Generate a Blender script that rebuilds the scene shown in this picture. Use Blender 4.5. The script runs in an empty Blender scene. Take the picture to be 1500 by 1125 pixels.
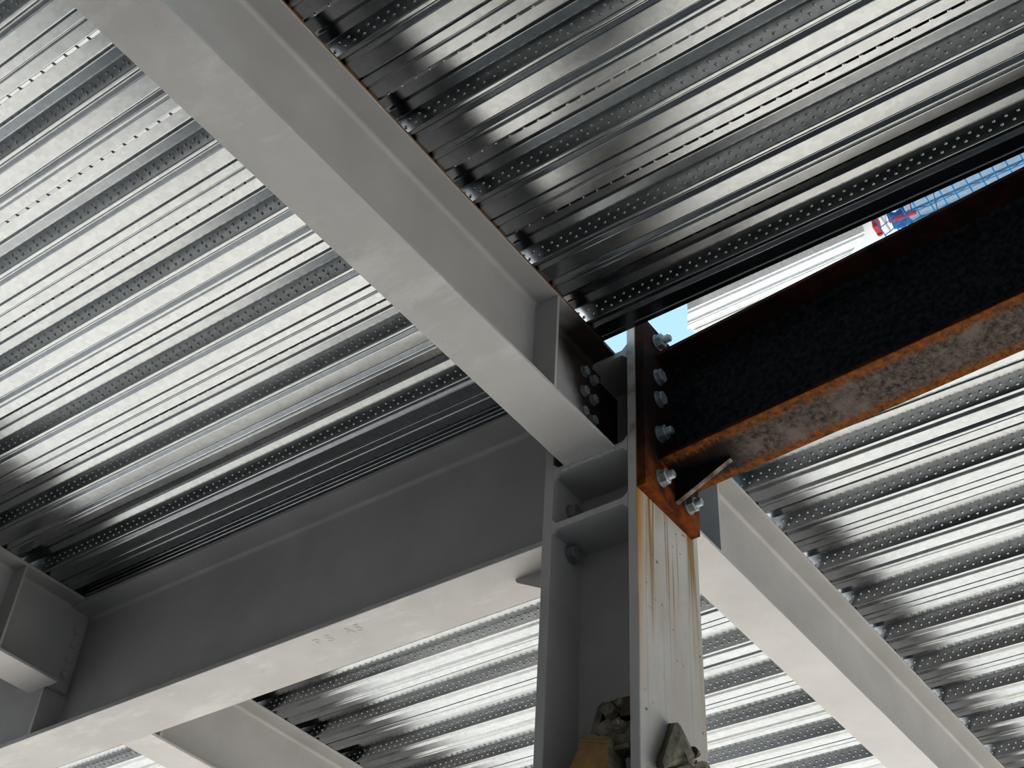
import bpy, math, random
from mathutils import Vector, Matrix
random.seed(4)
sc = bpy.context.scene
COL = sc.collection
PI = math.pi
FLOOR = -4.2                      # ground below the underside of the deck (deck underside = 0)

# ------------------------------------------------------------------ mesh collector
class MB:
    def __init__(s): s.v = []; s.f = []; s.sm = []
    def add(s, verts, faces, smooth=False):
        o = len(s.v); s.v += [tuple(v) for v in verts]
        s.f += [tuple(o + i for i in f) for f in faces]; s.sm += [smooth] * len(faces)
    def box(s, x0, x1, y0, y1, z0, z1, b=0.0):
        """box with chamfered long edges (b) built as an octagon prism along its longest side"""
        d = [x1 - x0, y1 - y0, z1 - z0]
        a = d.index(max(d)); o = [i for i in range(3) if i != a]
        lo = (x0, y0, z0); hi = (x1, y1, z1)
        b = min(b, d[o[0]] * .45, d[o[1]] * .45)
        p0, p1, q0, q1 = lo[o[0]], hi[o[0]], lo[o[1]], hi[o[1]]
        if b > 0:
            poly = [(p0+b,q0),(p1-b,q0),(p1,q0+b),(p1,q1-b),(p1-b,q1),(p0+b,q1),(p0,q1-b),(p0,q0+b)]
        else:
            poly = [(p0,q0),(p1,q0),(p1,q1),(p0,q1)]
        def pt(t, p, q):
            r = [0, 0, 0]; r[a] = t; r[o[0]] = p; r[o[1]] = q; return r
        s.sweep(poly, lambda t, p, q: pt(t, p, q), lo[a], hi[a])
    def sweep(s, poly, place, t0, t1, closed=True, caps=True):
        n = len(poly)
        vs = [place(t0, *p) for p in poly] + [place(t1, *p) for p in poly]
        fs = [(i, (i+1) % n, n + (i+1) % n, n + i) for i in range(n if closed else n - 1)]
        if closed and caps: fs += [tuple(range(n))[::-1], tuple(range(n, 2*n))]
        s.add(vs, fs)
    def prism(s, pts, off):
        """planar polygon of 3D points thickened by vector off"""
        n = len(pts); P = [Vector(p) for p in pts]; O = Vector(off)
        s.add(P + [p + O for p in P], [tuple(range(n))[::-1], tuple(range(n, 2*n))] +
              [(i, (i+1) % n, n + (i+1) % n, n + i) for i in range(n)])
    def cyl(s, a, b, r, n=12, r2=None, ph=0.0, smooth=False, chamfer=0.0):
        a = Vector(a); b = Vector(b); ax = (b - a).normalized()
        u = ax.orthogonal().normalized(); w = ax.cross(u)
        r2 = r if r2 is None else r2
        L = (b - a).length
        rings = [(0, r), (L, r2)]
        if chamfer: rings = [(0, r), (L - chamfer, r2), (L, r2 - chamfer * 1.3)]
        vs = []; fs = []
        for d, rr in rings:
            for i in range(n):
                t = 2*PI*i/n + ph; vs.append(a + ax*d + (u*math.cos(t) + w*math.sin(t))*rr)
        m = len(rings)
        for k in range(m-1):
            for i in range(n): fs.append((k*n+i, k*n+(i+1) % n, (k+1)*n+(i+1) % n, (k+1)*n+i))
        sm0 = len(s.f)
        s.add(vs, fs, smooth)
        s.add(vs[:n], [tuple(range(n))[::-1]]); s.add(vs[-n:], [tuple(range(n))])
    def tube(s, pts, r, n=6):
        for a, b in zip(pts[:-1], pts[1:]): s.cyl(a, b, r, n, smooth=True)
    def dome(s, c, nrm, r, h, n=7):
        c = Vector(c); nrm = Vector(nrm).normalized(); u = nrm.orthogonal().normalized(); w = nrm.cross(u)
        vs = []
        for k, (rr, hh) in enumerate(((1.0, -.05), (.62, .66))):
            for i in range(n):
                t = 2*PI*i/n; vs.append(c + (u*math.cos(t) + w*math.sin(t))*r*rr + nrm*h*hh)
        vs.append(c + nrm*h)
        fs = [(i, (i+1) % n, n+(i+1) % n, n+i) for i in range(n)] + [(n+i, n+(i+1) % n, 2*n) for i in range(n)]
        s.add(vs, fs, True)
    def build(s, name, mat, parent=None, origin=(0, 0, 0), fix=True):
        me = bpy.data.meshes.new(name); o = Vector(origin)
        me.from_pydata([Vector(v) - o for v in s.v], [], s.f); me.update()
        me.polygons.foreach_set('use_smooth', s.sm)
        if fix:
            import bmesh
            bm = bmesh.new(); bm.from_mesh(me); bmesh.ops.recalc_face_normals(bm, faces=bm.faces); bm.to_mesh(me); bm.free()
        for m in (mat if isinstance(mat, (list, tuple)) else [mat]): me.materials.append(m)
        ob = bpy.data.objects.new(name, me); COL.objects.link(ob)
        if parent is None: ob.location = o
        else:
            ob.parent = parent
            pl = parent.location if parent.parent is None else parent.location + parent.parent.location
            ob.location = o - pl
        return ob

def tag(o, label=None, cat=None, group=None, kind=None):
    if label: o['label'] = label
    if cat: o['category'] = cat
    if group: o['group'] = group
    if kind: o['kind'] = kind
    return o
def thing(name, loc, label, cat, group=None):
    o = bpy.data.objects.new(name, None); COL.objects.link(o); o.location = loc; o.empty_display_size = .1
    return tag(o, label, cat, group)
def part(mb, name, mat, root):
    """child mesh whose origin sits at its parent's base (all vertices are given in world space)"""
    pl = root.location if root.parent is None else root.location + root.parent.location
    return mb.build(name, mat, root, origin=pl)

# ------------------------------------------------------------------ materials
def newmat(name):
    m = bpy.data.materials.new(name); m.use_nodes = True; nt = m.node_tree
    for n in list(nt.nodes): nt.nodes.remove(n)
    out = nt.nodes.new('ShaderNodeOutputMaterial'); p = nt.nodes.new('ShaderNodeBsdfPrincipled')
    nt.links.new(p.outputs[0], out.inputs[0])
    return m, nt, p
class NT:
    def __init__(s, nt):
        s.nt = nt; s.geo = nt.nodes.new('ShaderNodeNewGeometry')
        s.sep = nt.nodes.new('ShaderNodeSeparateXYZ'); nt.links.new(s.geo.outputs['Position'], s.sep.inputs[0])
        s.pos = s.geo.outputs['Position']; s.x, s.y, s.z = s.sep.outputs
        s.nsep = nt.nodes.new('ShaderNodeSeparateXYZ'); nt.links.new(s.geo.outputs['True Normal'], s.nsep.inputs[0])
        s.nx, s.ny, s.nz = s.nsep.outputs
    def put(s, sock, v):
        if isinstance(v, (int, float)): sock.default_value = v
        elif isinstance(v, (tuple, list)): sock.default_value = tuple(v) if len(v) == len(sock.default_value) else (*v, 1)
        else: s.nt.links.new(v, sock)
    def math(s, op, a, b=0.0, clamp=False):
        n = s.nt.nodes.new('ShaderNodeMath'); n.operation = op; n.use_clamp = clamp
        s.put(n.inputs[0], a); s.put(n.inputs[1], b); return n.outputs[0]
    def mapping(s, scale=(1, 1, 1), loc=(0, 0, 0), rot=(0, 0, 0)):
        n = s.nt.nodes.new('ShaderNodeMapping'); s.nt.links.new(s.pos, n.inputs[0])
        n.inputs['Scale'].default_value = scale; n.inputs['Location'].default_value = loc; n.inputs['Rotation'].default_value = rot
        return n.outputs[0]
    def noise(s, scale=5, detail=3, rough=.55, vec=None, st=(1, 1, 1), loc=(0, 0, 0)):
        n = s.nt.nodes.new('ShaderNodeTexNoise'); s.nt.links.new(vec or s.mapping(st, loc), n.inputs['Vector'])
        n.inputs['Scale'].default_value = scale; n.inputs['Detail'].default_value = detail; n.inputs['Roughness'].default_value = rough
        return n.outputs['Fac']
    def voronoi(s, scale, st=(1, 1, 1), out='Color'):
        n = s.nt.nodes.new('ShaderNodeTexVoronoi'); s.nt.links.new(s.mapping(st), n.inputs['Vector'])
        n.inputs['Scale'].default_value = scale; return n.outputs[out]
    def ramp(s, v, a, b, smooth=False):
        """0 at a, 1 at b"""
        n = s.nt.nodes.new('ShaderNodeMapRange'); n.clamp = True
        if smooth: n.interpolation_type = 'SMOOTHSTEP'
        s.put(n.inputs[0], v); n.inputs[1].default_value = a; n.inputs[2].default_value = b
        return n.outputs[0]
    def mix(s, f, a, b):
        n = s.nt.nodes.new('ShaderNodeMix'); n.data_type = 'RGBA'
        s.put(n.inputs[0], f); s.put(n.inputs[6], a); s.put(n.inputs[7], b); return n.outputs[2]
    def bump(s, h, strength=.2, dist=.01):
        n = s.nt.nodes.new('ShaderNodeBump'); n.inputs['Strength'].default_value = strength; n.inputs['Distance'].default_value = dist
        s.put(n.inputs['Height'], h); return n.outputs[0]

def c(h):   # sRGB hex -> linear
    v = [int(h[i:i+2], 16) / 255 for i in (0, 2, 4)]
    return tuple(a / 12.92 if a <= .04045 else ((a + .055) / 1.055) ** 2.4 for a in v)

def paint(name, base, rust_edge_top_shade=False, streaks=False, stain=False, scuff=.0):
    m, nt, p = newmat(name); N = NT(nt)
    n1 = N.noise(3.5, 4, .6); n2 = N.noise(40, 2, .5)
    col = N.mix(N.ramp(n1, .3, .7), tuple(v * .90 for v in base), tuple(min(1, v * 1.06) for v in base))
    col = N.mix(N.math('MULTIPLY', N.ramp(N.noise(90, 2, .6), .70, .78), .35), col, tuple(v * .45 for v in base))
    if scuff:
        n = N.noise(9, 5, .7, st=(1, .35, 1)); col = N.mix(N.math('MULTIPLY', N.ramp(n, .52, .66), scuff), col, tuple(min(1, v * 1.3) for v in base))
    if rust_edge_top_shade:     # rust line where the unpainted deck bearing meets the paint on the edge of the top flange
        e = N.math('MULTIPLY', N.ramp(N.math('ADD', N.z, N.math('MULTIPLY', N.noise(60, 3), .006)), -.0095, -.0045), .85)
        e = N.math('MULTIPLY', e, N.ramp(N.math('ABSOLUTE', N.nz), .8, .5)); col = N.mix(e, col, c('7d5a2c')); col = N.mix(N.ramp(N.nz, .6, .9), col, (.006, .005, .004))  # upward face near-black: shade put into colour, darkens flute-end reflections
    if stain:        # brown water stain near the column end of the beam
        d = N.math('ADD', N.x, N.math('MULTIPLY', N.noise(9, 4), .12)); zz = N.math('MULTIPLY', N.ramp(N.z, -.36, 0.0), .27)
        t = N.ramp(N.math('ADD', d, zz), -.115, .02, True)
        col = N.mix(N.math('MULTIPLY', t, .93), col, N.mix(N.ramp(N.noise(25, 4), .35, .65), c('1c1008'), c('3a2412')))
    if streaks:      # rust runs down the outer face of the column flange below the end plate
        face = N.ramp(N.ny, -.5, -.9)
        n = N.noise(1, 2, .6, st=(48, 1, 1.1)); fade = N.ramp(N.math('ADD', N.z, N.math('MULTIPLY', N.noise(1, 2, .5, st=(30, 1, 0)), .5)), -.95, -.38)
        st = N.math('MULTIPLY', N.math('MULTIPLY', N.ramp(n, .53, .64), fade), face)
        col = N.mix(N.math('MULTIPLY', st, .9), col, c('8a6a3a'))
        wash = N.math('MULTIPLY', N.ramp(N.noise(4, 4, .6, st=(2.2, 1, .5)), .45, .75), face)
        col = N.mix(N.math('MULTIPLY', wash, .55), col, c('a4906f'))
        edge = N.math('MULTIPLY', N.math('MULTIPLY', N.ramp(N.math('ADD', N.x, N.math('MULTIPLY', N.noise(1, 3, .7, st=(20, 1, 3)), .035)), -.104, -.130), face), N.ramp(N.z, -1.15, -.55))
        col = N.mix(N.math('MULTIPLY', edge, .95), col, c('b08038'))
        spots = N.math('MULTIPLY', N.ramp(N.noise(55, 2, .5), .70, .76), face); col = N.mix(spots, col, c('6d5c4a'))
        tip = N.math('MULTIPLY', N.math('MULTIPLY', N.ramp(N.nx, -.5, -.9), N.ramp(N.z, -.45, -.28)), N.math('MULTIPLY', N.ramp(N.y, -.10, -.12), N.ramp(N.noise(14, 4, .6), .48, .68)))
        col = N.mix(N.math('MULTIPLY', tip, .7), col, c('6d5a3c'))
    N.put(p.inputs['Base Color'], col); p.inputs['Roughness'].default_value = .5
    p.inputs['Specular IOR Level'].default_value = .35
    N.put(p.inputs['Normal'], N.bump(n2, .08, .003))
    return m

def galv(name, base=.44, rough=.17, tint=(1, 1, 1)):
    m, nt, p = newmat(name); N = NT(nt)
    sp = nt.nodes.new('ShaderNodeSeparateColor'); nt.links.new(N.voronoi(75, (1, .75, 1)), sp.inputs[0])
    cloud = N.noise(3.2, 4, .62, st=(1.5, .45, 1.5))
    v = N.math('ADD', N.math('MULTIPLY', sp.outputs[0], .06), N.math('MULTIPLY', cloud, .22))
    a = tuple(base * .78 * t for t in tint); b = tuple(min(1, base * 1.22 * t) for t in tint)
    N.put(p.inputs['Base Color'], N.mix(N.ramp(v, .03, .25), a, b))
    p.inputs['Metallic'].default_value = 1
    N.put(p.inputs['Roughness'], N.math('ADD', N.math('MULTIPLY', N.ramp(cloud, .3, .7), .12), rough))
    oil = N.noise(2.6, 2, .5, st=(2.5, .8, 2.5))
    grain = N.noise(1, 2, .5, st=(260, 5, 260))
    N.put(p.inputs['Normal'], N.bump(N.math('ADD', oil, N.math('MULTIPLY', grain, .003)), .06, .02))
    return m

def simple(name, a, b, scale=12, rough=.6, metal=0.0, bump=.15, st=(1, 1, 1), lo=.35, hi=.65, bd=.004):
    m, nt, p = newmat(name); N = NT(nt); n = N.noise(scale, 5, .62, st=st)
    N.put(p.inputs['Base Color'], N.mix(N.ramp(n, lo, hi), a, b)); p.inputs['Roughness'].default_value = rough
    p.inputs['Metallic'].default_value = metal; N.put(p.inputs['Normal'], N.bump(n, bump, bd)); return m

GREY = (.455, .440, .432)
M = {}
M['paint'] = paint('grey_paint', GREY)
M['paint_scuffed'] = paint('grey_paint_scuffed', GREY, scuff=.5)
M['paint_beam'] = paint('grey_paint_rusted_top_edge', GREY, rust_edge_top_shade=True, stain=True)
M['paint_column'] = paint('grey_paint_rust_streaks', (.50, .485, .47), streaks=True)
M['paint_recess_shade'] = paint('grey_paint_shade_copy', (.33, .33, .33))  # darker copy of the grey paint, recess shade put into its colour
M['galv'] = galv('galvanized_deck', base=.43, tint=(.97, 1, 1.025))
M['galv_far'] = galv('galvanized_deck_sunlit', .60, .32)  # lighter copy of the deck metal, strong light put into its base colour
M['galv_skylit'] = galv('galvanized_deck_sky_tint', .36, .4, (.62, .85, 1.1))  # blue of the sky light put into the metal's tint
M['rust'] = simple('orange_rust', c('3a1a0a'), c('8a4212'), 30, .85, bump=.4)
M['rust_dark'] = simple('dark_brown_rust', c('27120a'), c('4a2213'), 22, .85, bump=.4)
M['mill'] = simple('black_mill_scale', (.009, .0095, .0105), (.046, .050, .058), 60, .7, bump=.5, bd=.002)
for n in M['mill'].node_tree.nodes:
    if n.type == 'BSDF_PRINCIPLED': n.inputs['Specular IOR Level'].default_value = .12
M['bolt'] = simple('zinc_bolt', (.26, .29, .31), (.42, .45, .47), 45, .38, .25, bump=.2, bd=.002)
M['bolt_dark'] = simple('painted_bolt', (.20, .205, .21), (.3, .3, .3), 30, .5, bump=.1)
M['clamp'] = simple('weathered_clamp_steel', c('5a574e'), c('8d887b'), 35, .65, .35, bump=.4)
M['clamp_rust'] = simple('rusty_clamp_steel', c('5c554a'), c('8f5226'), 30, .7, .2, bump=.4, lo=.5, hi=.7)
M['ochre'] = simple('ochre_painted_steel', c('857253'), c('a08255'), 16, .7, bump=.3, lo=.4, hi=.62)
M['concrete'] = simple('pale_concrete', (.54, .51, .465), (.63, .60, .555), 1.2, .9, bump=.2)
M['dark_helper'] = simple('dark_helper_surface', (.21, .215, .22), (.29, .295, .30), 2.0, .9, bump=.2)  # dark grey shared by the added unseen surfaces that hold light back
M['net'] = simple('blue_net_cord', c('1c6fa8'), c('2f8fc4'), 40, .7, bump=.1)
M['tarp'] = simple('blue_sheet', c('34609c'), c('5a86bc'), 10, .7, bump=.2)
M['red'] = simple('red_paint', c('b03a46'), c('d0616c'), 20, .6, bump=.1)
M['white'] = simple('white_panel', (.72, .74, .75), (.82, .84, .85), 3, .7, bump=.05)

# rusty beam: scraped grey paint in the middle of the underside, orange edges
YAW = .075
def rusty_flange(name):
    m, nt, p = newmat(name); N = NT(nt)
    xc = N.math('SUBTRACT', N.x, N.math('MULTIPLY', N.math('ADD', N.y, .165), math.tan(YAW)))
    ax = N.math('ABSOLUTE', xc)
    spikes = N.noise(1, 3, .75, st=(9, 130, 1)); blot = N.noise(14, 4, .7)
    lim = N.math('ADD', ax, N.math('ADD', N.math('MULTIPLY', spikes, .060), N.math('MULTIPLY', blot, .035)))
    grey = N.ramp(lim, .118, .098)
    near = N.ramp(N.math('ADD', N.y, N.math('MULTIPLY', blot, .12)), -.28, -.36)
    gcol = N.mix(N.ramp(N.noise(55, 5, .75), .35, .7), c('211814'), c('6e635c'))
    gcol = N.mix(N.ramp(N.noise(8, 4, .6), .5, .62), gcol, c('675d57'))
    edge = N.mix(N.ramp(N.noise(45, 4, .7), .3, .7), c('2c1604'), c('8a5208'))
    dark = N.mix(N.ramp(N.noise(20, 4), .4, .7), c('0e0808'), c('2c1a12'))
    body = N.mix(near, dark, gcol)
    col = N.mix(N.math('MULTIPLY', grey, 1.0), edge, body)
    side = N.ramp(N.nz, -.2, -.7); col = N.mix(side, N.mix(N.ramp(blot, .35, .65), c('2a0f05'), c('5c2a0c')), col)
    N.put(p.inputs['Base Color'], col); p.inputs['Roughness'].default_value = .85
    N.put(p.inputs['Normal'], N.bump(N.noise(90, 4), .4, .004)); return m
M['rusty_flange'] = rusty_flange('scraped_rusty_flange')
def end_plate_mat():
    m, nt, p = newmat('rusty_end_plate'); N = NT(nt)
    t = N.ramp(N.math('ADD', N.z, N.math('MULTIPLY', N.noise(12, 4), .12)), -.30, -.42)
    col = N.mix(t, N.mix(N.ramp(N.noise(18, 4), .35, .7), c('170c08'), c('3d2115')), N.mix(N.ramp(N.noise(25, 4), .35, .65), c('42200a'), c('86480a')))
    N.put(p.inputs['Base Color'], col); p.inputs['Roughness'].default_value = .85
    N.put(p.inputs['Normal'], N.bump(N.noise(60, 4), .4, .004)); return m
M['end_plate'] = end_plate_mat()
def gusset_mat():
    m, nt, p = newmat('gusset_lit_underside'); N = NT(nt); n = N.noise(30, 4, .65)
    N.put(p.inputs['Base Color'], N.mix(N.ramp(N.nz, -.2, -.6), N.mix(n, (.006, .005, .005), c('24140c')), N.mix(N.ramp(n, .35, .65), c('4a3f39'), c('8a7f78'))))  # black sides, grey downward edge: light on the edge put into colour
    p.inputs['Roughness'].default_value = .8; return m
M['gusset'] = gusset_mat()

# ------------------------------------------------------------------ rolled sections
def web_poly(tw, d, tf, r, n=6):
    pts = []
    for k in range(n + 1):            # left top fillet -> left bottom fillet
        a = PI/2 * k / n; pts.append((-tw/2 - r + r*math.sin(a), -tf - r + r*math.cos(a)))
    for k in range(n + 1):
        a = PI/2 * k / n; pts.append((-tw/2 - r*(1-math.cos(a)), -d + tf + r - r*math.sin(a)))
    return pts + [(-p, q) for p, q in reversed(pts)]
def flange_poly(w, z0, z1, b=.0015):
    h = w/2
    return [(-h+b,z0),(h-b,z0),(h,z0+b),(h,z1-b),(h-b,z1),(-h+b,z1),(-h,z1-b),(-h,z0+b)]
def along(axis, off):
    if axis == 'x': return lambda t, s, z: (t, off + s, z)
    return lambda t, s, z: (off + s, t, z)
def section(root, axis, off, d, w, tw, tf, r, web, top, bot, mw, mt, mb_):
    P = along(axis, off); res = []
    for nm, poly, rng, mat in (('web', web_poly(tw, d, tf, r), web, mw), ('top_flange', flange_poly(w, -tf, 0), top, mt), ('bottom_flange', flange_poly(w, -d, -d+tf), bot, mb_)):
        b = MB(); b.sweep(poly, P, *rng); res.append(part(b, nm, mat, root))
    return res
def hexbolt(root, base, dr, r=.017, h=.013, mat=None, shank=0.0, washer=True, ph=0.0, nm='bolt', label=None):
    """bolt head or nut standing on base, pointing along dr; with a shank the nut is a sub-part of the bolt"""
    mat = mat or M['bolt']; base = Vector(base); dr = Vector(dr).normalized(); b = MB()
    t0 = .003 if washer else 0.0
    if washer: b.cyl(base - dr*.002, base + dr*t0, r*1.14, 18, smooth=False)
    if shank:
        b.cyl(base - dr*.002, base + dr*(t0 + h + shank), r*.55, 14, smooth=True, chamfer=.002)
        o = part(b, nm, mat, root); n = MB(); n.cyl(base + dr*t0, base + dr*(t0 + h), r, 6, ph=ph, chamfer=.002)
        pl = root.location
        n.build('nut', mat, o, origin=pl)
    else:
        b.cyl(base + dr*t0, base + dr*(t0 + h), r, 6, ph=ph, chamfer=.002); o = part(b, nm, mat, root)
    if label: o['label'] = label
    return o

D1, W1, TF1, TW1, R1 = .361, .161, .012, .008, .013
DG, WG, TFG, TWG = .5525, .208, .0175, .011
Y2 = 2.389                                         # line of the secondary beams

# ---- steel column ---------------------------------------------------------------
col = thing('steel_column', (0, 0, FLOOR), 'grey painted steel column with open web pocket and rust streaked right face', 'column')
HC, TFC, BF = .150, .028, .158
b = MB(); b.box(-.0105, .0105, -HC+TFC, HC-TFC, FLOOR, .08); part(b, 'web', M['paint'], col)
b = MB(); b.box(-BF, BF, HC-TFC, HC, FLOOR, .09, .002); part(b, 'flange', M['paint'], col)
b = MB(); b.box(-BF, BF, -HC, -HC+TFC, FLOOR, .09, .002); tag(part(b, 'flange', M['paint_column'], col), 'flange face with yellow rust runs')
def stiff_plate(z0, z1, sx, cope=.022):
    yi = HC - TFC; x0, x1 = sx*.0105, sx*BF
    b = MB(); b.prism([(x0, -yi, z0), (x1, -yi, z0), (x1, yi, z0), (x0, yi, z0)], (0, 0, z1 - z0))
    # corner welds at the outer corners
    for s in (-1, 1):
        for zz, q in ((z0, -1), (z1, 1)):
            b.prism([(x1, s*yi, zz), (x1, s*(yi-.016), zz), (x1, s*yi, zz + q*.016)], (-sx*.012, 0, 0))
    return part(b, 'stiffener', M['paint'], col)
for sx in (-1, 1):
    stiff_plate(-.372, -.350, sx); stiff_plate(-.562, -.541, sx); stiff_plate(-.028, -.008, sx)
b = MB(); b.box(-.034, -.0105, -.121, .060, -.541, -.500); part(b, 'backing_bar', M['paint_recess_shade'], col)
# ragged weld where the beam flange meets the plate
b = MB()
for k in range(26):
    y = -.075 + .16*k/25
    b.dome((-.159, y, -.3665 + random.uniform(-.002, .002)), (-.8, 0, -.6), random.uniform(.006, .0085), .004, 8)
part(b, 'weld_bead', M['paint'], col)
b = MB(); b.box(-.235, -.0105, .004, .016, -.330, -.040); tag(part(b, 'shear_tab', M['rust_dark'], col), 'rust stained plate, darkened for interior shade')  # rust tone kept dark, shade of the column interior put into its colour

# ---- beam from the near left (over the camera) to the column ------------------------
bm1 = thing('steel_beam', (-.158, 0, -D1), 'pale grey beam running from the top left edge of the picture down to the column', 'beam')
section(bm1, 'x', 0, D1, W1, TW1, TF1, R1, (-4.3, -.115), (-4.3, -.137), (-4.3, -.158), M['paint_beam'], M['paint_beam'], M['paint_scuffed'])
for s in (-1, 1):
    b = MB(); y0, y1 = (TW1/2, W1/2 - .0005) if s > 0 else (-W1/2 + .0005, -TW1/2)
    b.box(-.447, -.437, y0, y1, -D1+TF1, -TF1); part(b, 'stiffener', M['paint_beam'], bm1)
for x in (-.202, -.155):
    for z in (-.075, -.150, -.228, -.300):
        hexbolt(bm1, (x, -TW1/2, z), (0, -1, 0), .016, .012, M['bolt_dark'])

# ---- beam on the far side of the column ---------------------------------------------
bm4 = thing('steel_beam', (.158, 0, -D1), 'pale grey beam leaving the column towards the lower right corner', 'beam')
section(bm4, 'x', 0, D1, W1, TW1, TF1, R1, (.03, 6.2), (.02, 6.2), (.158, 6.2), M['paint'], M['paint'], M['paint'])
for s in (-1, 1):
    b = MB(); y0, y1 = (TW1/2, W1/2 - .0005) if s > 0 else (-W1/2 + .0005, -TW1/2)
    b.box(.432, .442, y0, y1, -D1+TF1, -TF1); part(b, 'stiffener', M['paint'], bm4)

# ---- deep girder from the column to the far left ------------------------------------
gd = thing('steel_girder', (0, .18, -DG), 'deep dark grey girder running from the column to the lower left edge', 'girder')
gw, gt, gb = section(gd, 'y', 0, DG, WG, TWG, TFG, .016, (.172, 5.2), (.172, 5.2), (.172, 5.2), M['paint'], M['paint'], M['paint_scuffed'])
b = MB(); b.box(-.13, .13, .150, .172, -.70, -.002, .001); part(b, 'end_plate', M['paint'], gd)
b = MB(); b.prism([(-.006, .172, -DG), (-.006, .352, -DG), (-.006, .345, -DG-.012), (-.006, .172, -.66)], (.012, 0, 0)); part(b, 'gusset', M['paint'], gd)
for x in (-.075, .075):
    for z in (-.11, -.19, -.30, -.505, -.632):
        hexbolt(gd, (x - (.012 if x < 0 else -.012)*0, .172, z), (0, 1, 0), .018, .016, M['bolt_dark'] if z > -.6 else M['bolt'], .016)
for z in (-.449, -.5857):                        # heads of the same bolts inside the column pocket
    hexbolt(gd, (-.065, HC-TFC, z), (0, -1, 0), .025, .022, M['bolt_dark'], nm='bolt_head')
for s in (-1, 1):                                # full depth stiffener carrying the secondary beams
    b = MB(); x0, x1 = (TWG/2, WG/2) if s > 0 else (-WG/2, -TWG/2)
    b.box(x0, x1, Y2+.005, Y2+.017, -DG+TFG, -TFG); part(b, 'stiffener', M['paint'], gd)
# raised mill mark rolled into the underside, one part per letter
xf = Matrix(((0, -1, 0), (-1, 0, 0), (0, 0, -1))).to_4x4()      # text x -> -Y, text y -> -X, facing down
for ch, off in (('P', 0), ('S', .048), ('A', .120), ('S', .165)):
    fc = bpy.data.curves.new('mark', 'FONT'); fc.body = ch; fc.size = .052; fc.extrude = .0004; fc.bevel_depth = .0004
    tmp = bpy.data.objects.new('mark', fc); COL.objects.link(tmp); bpy.context.view_layer.update()
    mm = bpy.data.meshes.new_from_object(tmp.evaluated_get(bpy.context.evaluated_depsgraph_get()))
    bpy.data.objects.remove(tmp)
    mm.transform(Matrix.Translation(Vector((-.030, 1.085 - off, -DG)) - Vector(gd.location)) @ xf)
    mm.materials.clear(); mm.materials.append(M['paint_scuffed'])
    mo = bpy.data.objects.new('raised_letter', mm); COL.objects.link(mo); mo.parent = gb

# ---- secondary beams either side of the girder ---------------------------------------
s1 = thing('steel_beam', (-.112, Y2, -D1), 'grey beam with four bolts at the left edge, meeting the near side of the girder', 'beam')
section(s1, 'x', Y2, D1, W1, TW1, TF1, R1, (-4.3, -.018), (-4.3, -.106), (-4.3, -.112), M['paint'], M['paint'], M['paint'])
b = MB(); b.box(-.377, -.367, Y2-W1/2+.0005, Y2-TW1/2, -D1+TF1, -TF1); part(b, 'stiffener', M['paint'], s1)
b = MB(); b.box(-.377, -.367, Y2+TW1/2, Y2+W1/2-.0005, -D1+TF1, -TF1); part(b, 'stiffener', M['paint'], s1)
for z in (-.094, -.157, -.218, -.281): hexbolt(s1, (-.050, Y2-TW1/2, z), (0, -1, 0), .0135, .011, M['paint'], washer=True)
s2 = thing('steel_beam', (.112, Y2, -D1), 'grey beam leaving the far side of the girder at the bottom left', 'beam')
section(s2, 'x', Y2, D1, W1, TW1, TF1, R1, (.018, 6.2), (.106, 6.2), (.1125, 6.2), M['paint'], M['paint'], M['paint_scuffed'])
for s in (-1, 1):
    b = MB(); y0, y1 = (Y2+TW1/2, Y2+W1/2-.0005) if s > 0 else (Y2-W1/2+.0005, Y2-TW1/2)
    b.box(.379, .389, y0, y1, -D1+TF1, -TF1); part(b, 'stiffener', M['paint'], s2)
for z in (-.094, -.157, -.218, -.281): hexbolt(s2, (.050, Y2-TW1/2, z), (0, -1, 0), .013, .008, M['paint'])

# ---- rusty beam bolted to the right face of the column --------------------------------
rb = thing('steel_beam', (0, -.178, -.401), 'rusty unpainted black beam bolted to the right face of the column', 'beam')
cy, sy = math.cos(YAW), math.sin(YAW)
def rot(t, s, z): return (-sy*t + cy*s, -.165 - cy*t - sy*s, z)      # t runs away from the column
for nm, poly, t0, mat in (('web', web_poly(.009, .3965, .013, .014), .014, M['mill']), ('top_flange', flange_poly(.182, -.013, 0), .014, M['rust_dark']), ('bottom_flange', flange_poly(.182, -.3965, -.3835), .014, M['rusty_flange'])):
    b = MB(); b.sweep([(p, q-.0045) for p, q in poly], rot, t0, 3.4); part(b, nm, mat, rb)
b = MB(); b.box(-.158, .125, -.178, -.1505, -.522, .096, .0015); tag(part(b, 'end_plate', M['end_plate'], rb), 'thick rusty plate, bright orange at its foot')
b = MB(); b.prism([(-.006, -.178, -.401), (-.006, -.352, -.401), (-.006, -.350, -.409), (-.006, -.178, -.488)], (.016, 0, 0)); tag(part(b, 'gusset', M['gusset'], rb), 'triangular plate under the flange')
b = MB()                                           # weld between plate and flange
for k in range(20): b.dome((-.085 + .17*k/19, -.179, -.3995), (0, -.7, -.7), .008, .005, 7)
part(b, 'weld_bead', M['rust'], rb)
for x in (-.080, .066):
    for z, sh in ((.047, .022), (-.0907, .0), (-.1742, .0), (-.303, .018), (-.4557, .018)):
        hexbolt(rb, (x, -.178, z), (0, -1, 0), .0225, .021 if sh else .016, M['bolt'], sh, washer=True, ph=random.uniform(0, 1))

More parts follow.
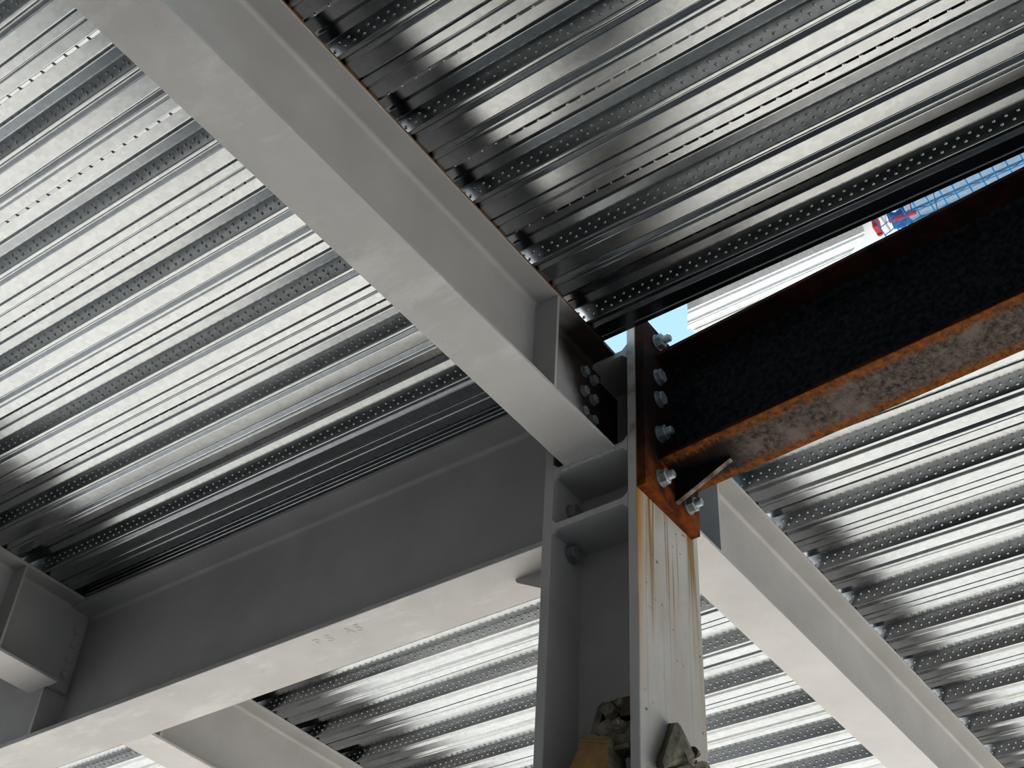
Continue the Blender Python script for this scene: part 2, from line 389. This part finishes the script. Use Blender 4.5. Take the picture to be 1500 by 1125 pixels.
# ------------------------------------------------------------------ galvanized steel deck
PITCH = .2655
def corner(p0, p1, p2, r=.0022, n=2):
    a = Vector(p0) - Vector(p1); e = Vector(p2) - Vector(p1)
    r = min(r, a.length*.45, e.length*.45)
    A = Vector(p1) + a.normalized()*r; E = Vector(p1) + e.normalized()*r; out = []
    for k in range(n + 1):
        t = k / n; out.append(tuple(A*(1-t)**2 + Vector(p1)*2*t*(1-t) + E*t*t))
    return out
def rounded(pts):
    out = [pts[0]]
    for i in range(1, len(pts)-1): out += corner(pts[i-1], pts[i], pts[i+1])
    return out + [pts[-1]]
H = .050
def pitch_pts(lap_start=False, lap_end=False):
    a = [(0, 0), (.0100, 0), (.0175, .008), (.0200, .008), (.0300, 0)]
    mid = [(.0775, 0), (.0840, .009), (.0860, .009), (.0965, 0), (.1045, 0), (.1075, .0035), (.1110, 0)]
    e = [(.1436, 0), (.1656, H), (.205, H), (.2160, H+.0045), (.2185, H+.0045), (.2410, H), (.2435, H)]
    if lap_start: return [(.0805, .0080), (.0807, 0), (.104, 0), (.1065, .003), (.109, .003), (.1115, 0)] + e
    if lap_end: return a + [(.0760, 0), (.0762, .009), (.100, .009)]
    return a + mid + e
SHEETS = []
def sheet(u0, y0, y1, label, group, pitch=PITCH, npitch=2, first_lap=True, last_lap=True, detail=None, mat=None, z=0.0, end_lip=None, name='deck_sheet', skew=None):
    """one deck sheet; u0 = x of the web foot of the pitch its lap lies in; runs along Y"""
    k = pitch / PITCH; prof = []; feet = []
    n = npitch + 1
    for i in range(n):
        pts = pitch_pts(i == 0 and first_lap, i == n-1 and last_lap)
        if i == n-1 and not last_lap:
            if end_lip is None: pts = [(0, 0), (.0085, 0)]
            else: pts = [(0, 0), (.0100, 0), (.0175, .008), (.0200, .008), (.0300, 0), (.070, 0), (.0735, -.002), (end_lip-.004, -.002), (end_lip, .012)]
        if i > 0 or not first_lap: feet.append(u0 + i*pitch)
        prof += [(u0 + i*pitch + p*k, z + q) for p, q in pts]
    prof = rounded(prof); b = MB()
    if skew: b.sweep(prof, lambda t, x, zz: (x, (skew[0](x) if t == 0 else skew[1](x)), zz), 0, 1, closed=False)
    else: b.sweep(prof, lambda t, x, zz: (x, t, zz), y0, y1, closed=False)
    d0, d1 = detail or (y0, y1)
    nrm = (-H, 0, -.022*k)
    for f in feet:                                  # two staggered rows of bosses on the web facing the camera
        for row, (zz, off) in enumerate(((.0327, 0), (.0168, .5))):
            nmax = int((d1 - d0) / .0305)
            for q in range(nmax):
                y = d0 + .012 + (q + off) * .0305
                if skew and not (min(skew[0](f), skew[1](f)) + .01 < y < max(skew[0](f), skew[1](f)) - .01): continue
                b.dome((f - .44*k*zz, y, z + zz), nrm, .0054, .0042, 7)
    for i in range(n):                              # long embossed bars on the web facing away
        if i == n-1: continue
        xf = u0 + i*pitch + .1436*k
        for q in range(int((d1 - d0) / .043)):
            y = d0 + .01 + q*.043
            if skew and not (skew[0](xf) + .01 < y < skew[1](xf) - .06): continue
            for (ya, yb, zc, hh) in ((y, y + .032, .0145, .0075),):
                g = [(xf + .44*k*(zc + dz) + w, z + zc + dz) for dz, w in ((-.009, -.0003), (-.0055, hh), (.0045, hh), (.009, -.0003))]
                vs = [(p, ya, zz) for p, zz in g] + [(p, yb, zz) for p, zz in g]
                vs[0] = (vs[0][0], ya - .003, vs[0][2]); vs[3] = (vs[3][0], ya - .003, vs[3][2]); vs[4] = (vs[4][0], yb + .003, vs[4][2]); vs[7] = (vs[7][0], yb + .003, vs[7][2])
                b.add(vs, [(0, 1, 5, 4), (1, 2, 6, 5), (2, 3, 7, 6), (0, 3, 2, 1), (4, 5, 6, 7)])
            b.dome((xf + .44*k*.017 + .003, y + .0375, z + .017), (1, 0, -.44), .0042, .0045, 6)
    o = b.build(name, mat or M['galv'], origin=(u0, y0, z), fix=False)
    tag(o, label, 'deck sheet', group); SHEETS.append(o); return o

ORD = ['first', 'second', 'third', 'fourth', 'fifth', 'sixth', 'seventh', 'eighth', 'ninth', 'tenth', 'eleventh', 'twelfth']
EDGE = .036
# left bay: between the near-left beam and the secondary beam
L0 = -1.3657
k = 0
for i in (1, 0, -1, -2):
    u = L0 + i*2*PITCH
    if i == 1:                                      # last sheet by the girder
        sheet(u, EDGE, 3.3, 'galvanized deck sheet left of the near beam, ' + ORD[k] + ' up from the girder', 'deck sheets of the left bay', npitch=2, last_lap=True, detail=(EDGE, Y2))
    else:
        sheet(u, EDGE, 3.3, 'galvanized deck sheet left of the near beam, ' + ORD[k] + ' up from the girder', 'deck sheets of the left bay', detail=(EDGE, Y2))
    k += 1
# closing sheet over the girder edge
sheet(L0 + 2*2*PITCH, .19, 3.3, 'narrow galvanized deck sheet tight along the top edge of the girder', 'deck sheets of the left bay', npitch=1, last_lap=False)
# folded closure strip along the girder edge
b = MB()
b.sweep(rounded([(-.1035, .0012), (-.1125, .0012), (-.1150, .0045), (-.1165, .0150), (-.1195, .0160), (-.1215, .0290), (-.1245, .0300), (-.1300, .0520)]), lambda t, x, z: (x, t, z), .19, 2.32, closed=False)
b.tube([(-.1125, .19, .0040), (-.1125, 2.32, .0040)], .0036, 8); b.tube([(-.1180, .19, .0158), (-.1180, 2.32, .0158)], .0019, 8); b.tube([(-.1230, .19, .0296), (-.1230, 2.32, .0296)], .0019, 8)  # round beads added to catch thin highlight lines along the strip
tag(b.build('closure_strip', M['galv'], origin=(-.11, .19, 0)), 'folded metal closure strip between deck and girder top edge', 'strip')
# right bay: between the near-left beam and the rusty beam
PR = .2677; R0 = -.8385
k = 0
for i in (0, -1, -2):
    u = R0 + i*2*PR
    lab = 'galvanized deck sheet above the rusty beam, ' + ('dark one along the open gap' if i == 0 else ORD[k] + ' up from the gap')
    if i == 0: sheet(u, -3.2, -EDGE, lab, 'deck sheets of the right bay', pitch=PR, npitch=2, last_lap=False, end_lip=.0925, detail=(-1.75, -EDGE))
    else: sheet(u, -3.2, -EDGE, lab, 'deck sheets of the right bay', pitch=PR, detail=(-1.75, -EDGE))
    k += 1
# bay behind the column, seen below the girder
PM = .2683; MM = .1015
for k, i in enumerate(range(0, 6)):
    u = MM + i*2*PM
    sheet(u, EDGE, 4.9, 'galvanized deck sheet between girder and far beam, ' + ORD[k] + ' beyond the girder', 'deck sheets of the bay beyond the girder', pitch=PM, detail=(EDGE, 3.9) if i < 5 else (EDGE, EDGE + .05))
# lower right bay, beyond the rusty beam
PQ = .2690; Q0 = .3505
for k, i in enumerate(range(0, 6)):
    u = Q0 + i*2*PQ
    sheet(u, -3.2, -EDGE, 'galvanized deck sheet right of the far beam, ' + ORD[k] + ' below the rusty beam', 'deck sheets of the lower right bay', pitch=PQ, detail=(-1.9, -EDGE) if i < 6 else (-.1, -EDGE))
# ------------------------------------------------------------------ scaffold clamps on the column
cl = thing('scaffold_clamp', (-.14, -.06, -1.30), 'bolted clamp with an ochre arm inside the column pocket', 'clamp')
b = MB(); b.box(-.152, -.100, -.121, -.046, -1.158, -1.118, .006); b.box(-.150, -.110, -.121, -.09, -1.185, -1.15, .004); tag(part(b, 'upper_jaw', M['clamp_rust'], cl), 'rust spotted upper jaw')
b = MB(); b.prism([(-.150, -.034, -1.170), (-.150, -.056, -1.163), (-.150, -.121, -1.172), (-.150, -.121, -1.240), (-.150, -.066, -1.252), (-.150, -.052, -1.212), (-.150, -.022, -1.192)], (.035, 0, 0))
b.box(-.162, -.112, -.121, -.064, -1.256, -1.244, .003); part(b, 'lower_jaw', M['clamp'], cl)
b = MB()
pp = [(-.125, -.045, -1.108), (-.125, -.026, -1.100), (-.125, -.010, -1.112), (-.125, .002, -1.150), (-.125, .013, -1.200), (-.125, -.006, -1.204), (-.125, -.018, -1.155), (-.125, -.028, -1.122)]
b.prism(pp, (.03, 0, 0)); part(b, 'side_strap', M['clamp'], cl)
hexbolt(cl, (-.151, -.0685, -1.152), (-1, 0, .1), .017, .016, M['clamp'])
hexbolt(cl, (-.150, -.094, -1.196), (-1, 0, .1), .015, .014, M['clamp'], .012)
hexbolt(cl, (-.152, -.092, -1.136), (-1, 0, .1), .011, .010, M['clamp'])
b = MB()
b.prism([(-.176, -.0095, -1.2035), (-.176, -.0701, -1.2249), (-.178, -.088, -1.400), (-.178, .066, -1.345)], (.052, 0, 0)); 
tag(part(b, 'arm', M['ochre'], cl), 'ochre coloured arm')
b = MB(); b.box(-.180, -.120, -.078, -.004, -1.236, -1.228, .002); b.v = [(x, y, z + (y + .04) * .35 + .004) for x, y, z in b.v]; part(b, 'arm_collar', M['ochre'], cl)
b = MB(); b.prism([(-.176, -.070, -1.225), (-.120, -.078, -1.235), (-.120, -.100, -1.400), (-.178, -.088, -1.400)], (0, -.004, 0)); part(b, 'arm_side_plate', M['clamp'], cl)

cb = thing('scaffold_clamp', (-.04, -.152, -1.30), 'clamp with a triangular pressed plate on the rust streaked column face', 'clamp')
b = MB()
out = [(-.058, -.183, -1.168), (-.045, -.184, -1.160), (-.030, -.183, -1.162), (.040, -.179, -1.206), (.034, -.178, -1.217), (-.059, -.183, -1.276), (-.113, -.185, -1.304), (-.122, -.185, -1.292)]
n = len(out); cen = Vector((-.04, -.196, -1.232))
inn = [tuple(cen + (Vector(p) - cen)*.55 + Vector((0, -.002, 0))) for p in out]
back = [(x + (.030 if x < -.05 else .012), -.1515, z + (.022 if x < -.05 else .01)) for x, y, z in out]
b.add(out + inn + back, [(i, (i+1) % n, n+(i+1) % n, n+i) for i in range(n)] + [tuple(range(n, 2*n))] + [(i, (i+1) % n, 2*n+(i+1) % n, 2*n+i) for i in range(n)] + [tuple(range(2*n, 3*n))])
part(b, 'jaw_plate', M['clamp'], cb)
b = MB(); arc = [(-.018 + .026*math.cos(t), -.1995, -1.238 + .018*math.sin(t)) for t in [PI*1.05 + PI*.95*k/8 for k in range(9)]]; b.tube(arc, .0028, 6); part(b, 'pressed_rib', M['clamp'], cb)
hexbolt(cb, (.055, -.166, -1.188), (1, 0, .25), .012, .012, M['clamp'], .012)
b = MB(); b.prism([(-.075, -.190, -1.290), (.060, -.186, -1.212), (.085, -.184, -1.2035), (.102, -.184, -1.209), (.112, -.184, -1.260), (-.02, -.188, -1.36), (-.075, -.190, -1.34)], (0, .036, 0)); b.prism([(-.050, -.1935, -1.296), (.075, -.188, -1.224), (.090, -.188, -1.250), (-.02, -.192, -1.33)], (0, .005, 0)); part(b, 'lower_strap', M['clamp'], cb)

# ------------------------------------------------------------------ next floor up, seen through the gap
UZ = 3.0
def lin(p, q):
    (x0, y0), (x1, y1) = p, q
    return lambda x: y0 + (y1-y0)*(x-x0)/(x1-x0)
e0f = lin((2.487, -.012), (2.557, .087)); e0 = lambda x: max(-.05, e0f(x)); e1f = lin((2.398, 1.051), (2.617, 1.180)); e1 = lambda x: min(1.165, e1f(x))
sheet(2.445 - .2665, 0, 1, 'bright sunlit deck sheet of the floor above, seen through the gap', 'deck sheets of the floor above', npitch=2, first_lap=True, mat=M['galv_far'], z=UZ, detail=(-.3, 1.4), skew=(e0, e1))
sheet(2.445 - .2665, -2.6, -.23, 'deck sheet of the floor above tinted blue for sky light, behind the blue safety net', 'deck sheets of the floor above', npitch=2, mat=M['galv_skylit'], z=UZ+.1, detail=(-1.6, -.23))
b = MB(); b.box(2.30, 2.75, -.19, .10, UZ+.06, UZ+.075); tag(b.build('soffit_board', M['white'], origin=(2.5, -.1, UZ+.06)), 'flat white board beside the bright deck sheet of the floor above', 'board')
b = MB(); b.box(2.415, 2.480, -.135, -.105, UZ-.03, UZ+.061, .006); b.cyl((2.478, -.12, UZ-.02), (2.492, -.12, UZ-.02), .018, 10); rc = b.build('pipe_clamp', M['red'], origin=(2.45, -.12, UZ)); tag(rc, 'small red clamp hanging beside the white board above the gap', 'clamp')
b = MB(); b.box(2.30, 2.430, -.197, -.180, 2.88, 2.92, .004); b.cyl((2.32, -.187, 2.915), (2.32, -.187, UZ+.061), .004, 8); b.cyl((2.41, -.187, 2.915), (2.41, -.187, UZ+.061), .004, 8); tag(b.build('white_batten', M['white'], origin=(2.36, -.19, 2.9)), 'short white batten between the red clamp and the blue sheet', 'batten')
b = MB()
vs = []; 
for i in range(9):
    for j in range(5):
        vs.append((2.33 + .13*i/8, -.215 - .10*j/4, 2.92 + .012*math.sin(i*1.7 + j*2.1)))
b.add(vs, [(i*5+j, i*5+j+1, (i+1)*5+j+1, (i+1)*5+j) for i in range(8) for j in range(4)], True); tag(b.build('blue_sheet', M['tarp'], origin=(2.4, -.26, 2.92)), 'crumpled blue sheet at the end of the safety net', 'sheet')
b = MB(); b.tube([(2.335, -.225, 2.87), (2.345, -.30, 2.872), (2.352, -.37, 2.87)], .014, 10); b.cyl((2.35, -.35, 2.87), (2.35, -.35, UZ+.102), .003, 8); tag(b.build('red_pipe', M['red'], origin=(2.34, -.3, 2.87)), 'red pipe end above the blue sheet in the gap', 'pipe')
b = MB()
for k in range(24):
    y = -.215 - .0692*k; b.tube([(2.02 + .1*j, y + .003*math.sin(k*2+j), 2.70 - .012*math.sin(j/5*PI)) for j in range(6)], .0032, 5)
for j, x0 in enumerate((2.05, 2.12, 2.185, 2.245, 2.30, 2.37, 2.44)):
    b.tube([(x0 + (-.014 if k % 2 else .008), -.215 - .0692*k, 2.70 - .012*math.sin((x0-2.02)/.5*PI)) for k in range(24)], .0026, 5)
for yy in (-.46, -1.1, -1.8):
    for xx in (2.05, 2.44): b.cyl((xx, yy, 2.69), (xx, yy, UZ+.102), .002, 6)
tag(b.build('safety_net', M['net'], origin=(2.25, -1.0, 2.70)), 'blue rope safety net stretched under the floor above, at the gap', 'net')

# ------------------------------------------------------------------ setting
def struct(mb, name, mat, origin):
    return tag(mb.build(name, mat, origin=origin), kind='structure')
b = MB(); b.box(-1.4, 60, -40, 60, FLOOR-.2, FLOOR); struct(b, 'floor', M['concrete'], (0, 0, FLOOR))
b = MB(); b.box(-40, -1.4, -40, 60, FLOOR-.2, FLOOR); struct(b, 'floor', M['dark_helper'], (-2, 0, FLOOR))  # unseen darker floor half, added to cut bounce onto the girder web
b = MB(); b.box(-6.2, -6.0, -6, 8, FLOOR, 3.6); struct(b, 'wall_sky_block', M['dark_helper'], (-6, 0, FLOOR))  # unseen wall, added to block sky light from behind
b = MB(); b.box(-6.0, -2.75, -3.2, 5.0, .10, .25); struct(b, 'ceiling_sky_block', M['dark_helper'], (-4.4, 0, .1))  # unseen dark slab, added to keep sky light off near-facing sides

# ------------------------------------------------------------------ light
w = bpy.data.worlds.new('World'); sc.world = w; w.use_nodes = True; nt = w.node_tree
for n in list(nt.nodes): nt.nodes.remove(n)
wo = nt.nodes.new('ShaderNodeOutputWorld'); bg = nt.nodes.new('ShaderNodeBackground'); nt.links.new(bg.outputs[0], wo.inputs[0])
tc = nt.nodes.new('ShaderNodeTexCoord'); sp = nt.nodes.new('ShaderNodeSeparateXYZ'); nt.links.new(tc.outputs['Generated'], sp.inputs[0])
rp = nt.nodes.new('ShaderNodeValToRGB'); nt.links.new(sp.outputs[2], rp.inputs[0])
el = rp.color_ramp.elements; el[0].position = 0.0; el[0].color = (.16, .16, .16, 1); el[1].position = .75; el[1].color = (.40, .64, .84, 1)
for q, cc in ((.30, (.19, .19, .19, 1)), (.46, (.60, .70, .80, 1))):    # dark horizon band added for contrast, standing for unseen buildings; then open sky
    e = el.new(q); e.color = cc
nt.links.new(rp.outputs[0], bg.inputs[0]); bg.inputs[1].default_value = .95
sun = bpy.data.lights.new('sun', 'SUN'); sun.energy = 7.8; sun.angle = math.radians(.6); sun.color = (1, .975, .94)
so = bpy.data.objects.new('sun', sun); COL.objects.link(so)
sdir = Vector((.72, .30, 1.0)).normalized()        # towards the sun
so.rotation_euler = sdir.to_track_quat('Z', 'Y').to_euler(); so.location = (8, 8, 12)

# ------------------------------------------------------------------ camera
R = ((.58643501, -.80841748, .05054858), (.56321344, .36211948, -.74273825), (.58213796, .46403735, .66767113))
cam = bpy.data.cameras.new('camera'); cam.sensor_width = 36; cam.sensor_fit = 'HORIZONTAL'; cam.lens = 36*1971.64/1500; cam.clip_end = 300
co = bpy.data.objects.new('camera', cam); COL.objects.link(co)
rx, dn, fw = (Vector(r) for r in R)
m = Matrix((rx, -dn, -fw)).transposed().to_4x4(); m.translation = Vector((-2.55909937, -1.62269229, -2.69884705)); co.matrix_world = m
sc.camera = co
sc.view_settings.view_transform = 'Standard'; sc.view_settings.look = 'High Contrast'; sc.view_settings.exposure = 0.0
sc.cycles.caustics_reflective = True; sc.cycles.max_bounces = 10; sc.cycles.diffuse_bounces = 4; sc.cycles.glossy_bounces = 5
sc.cycles.sample_clamp_indirect = 6.0
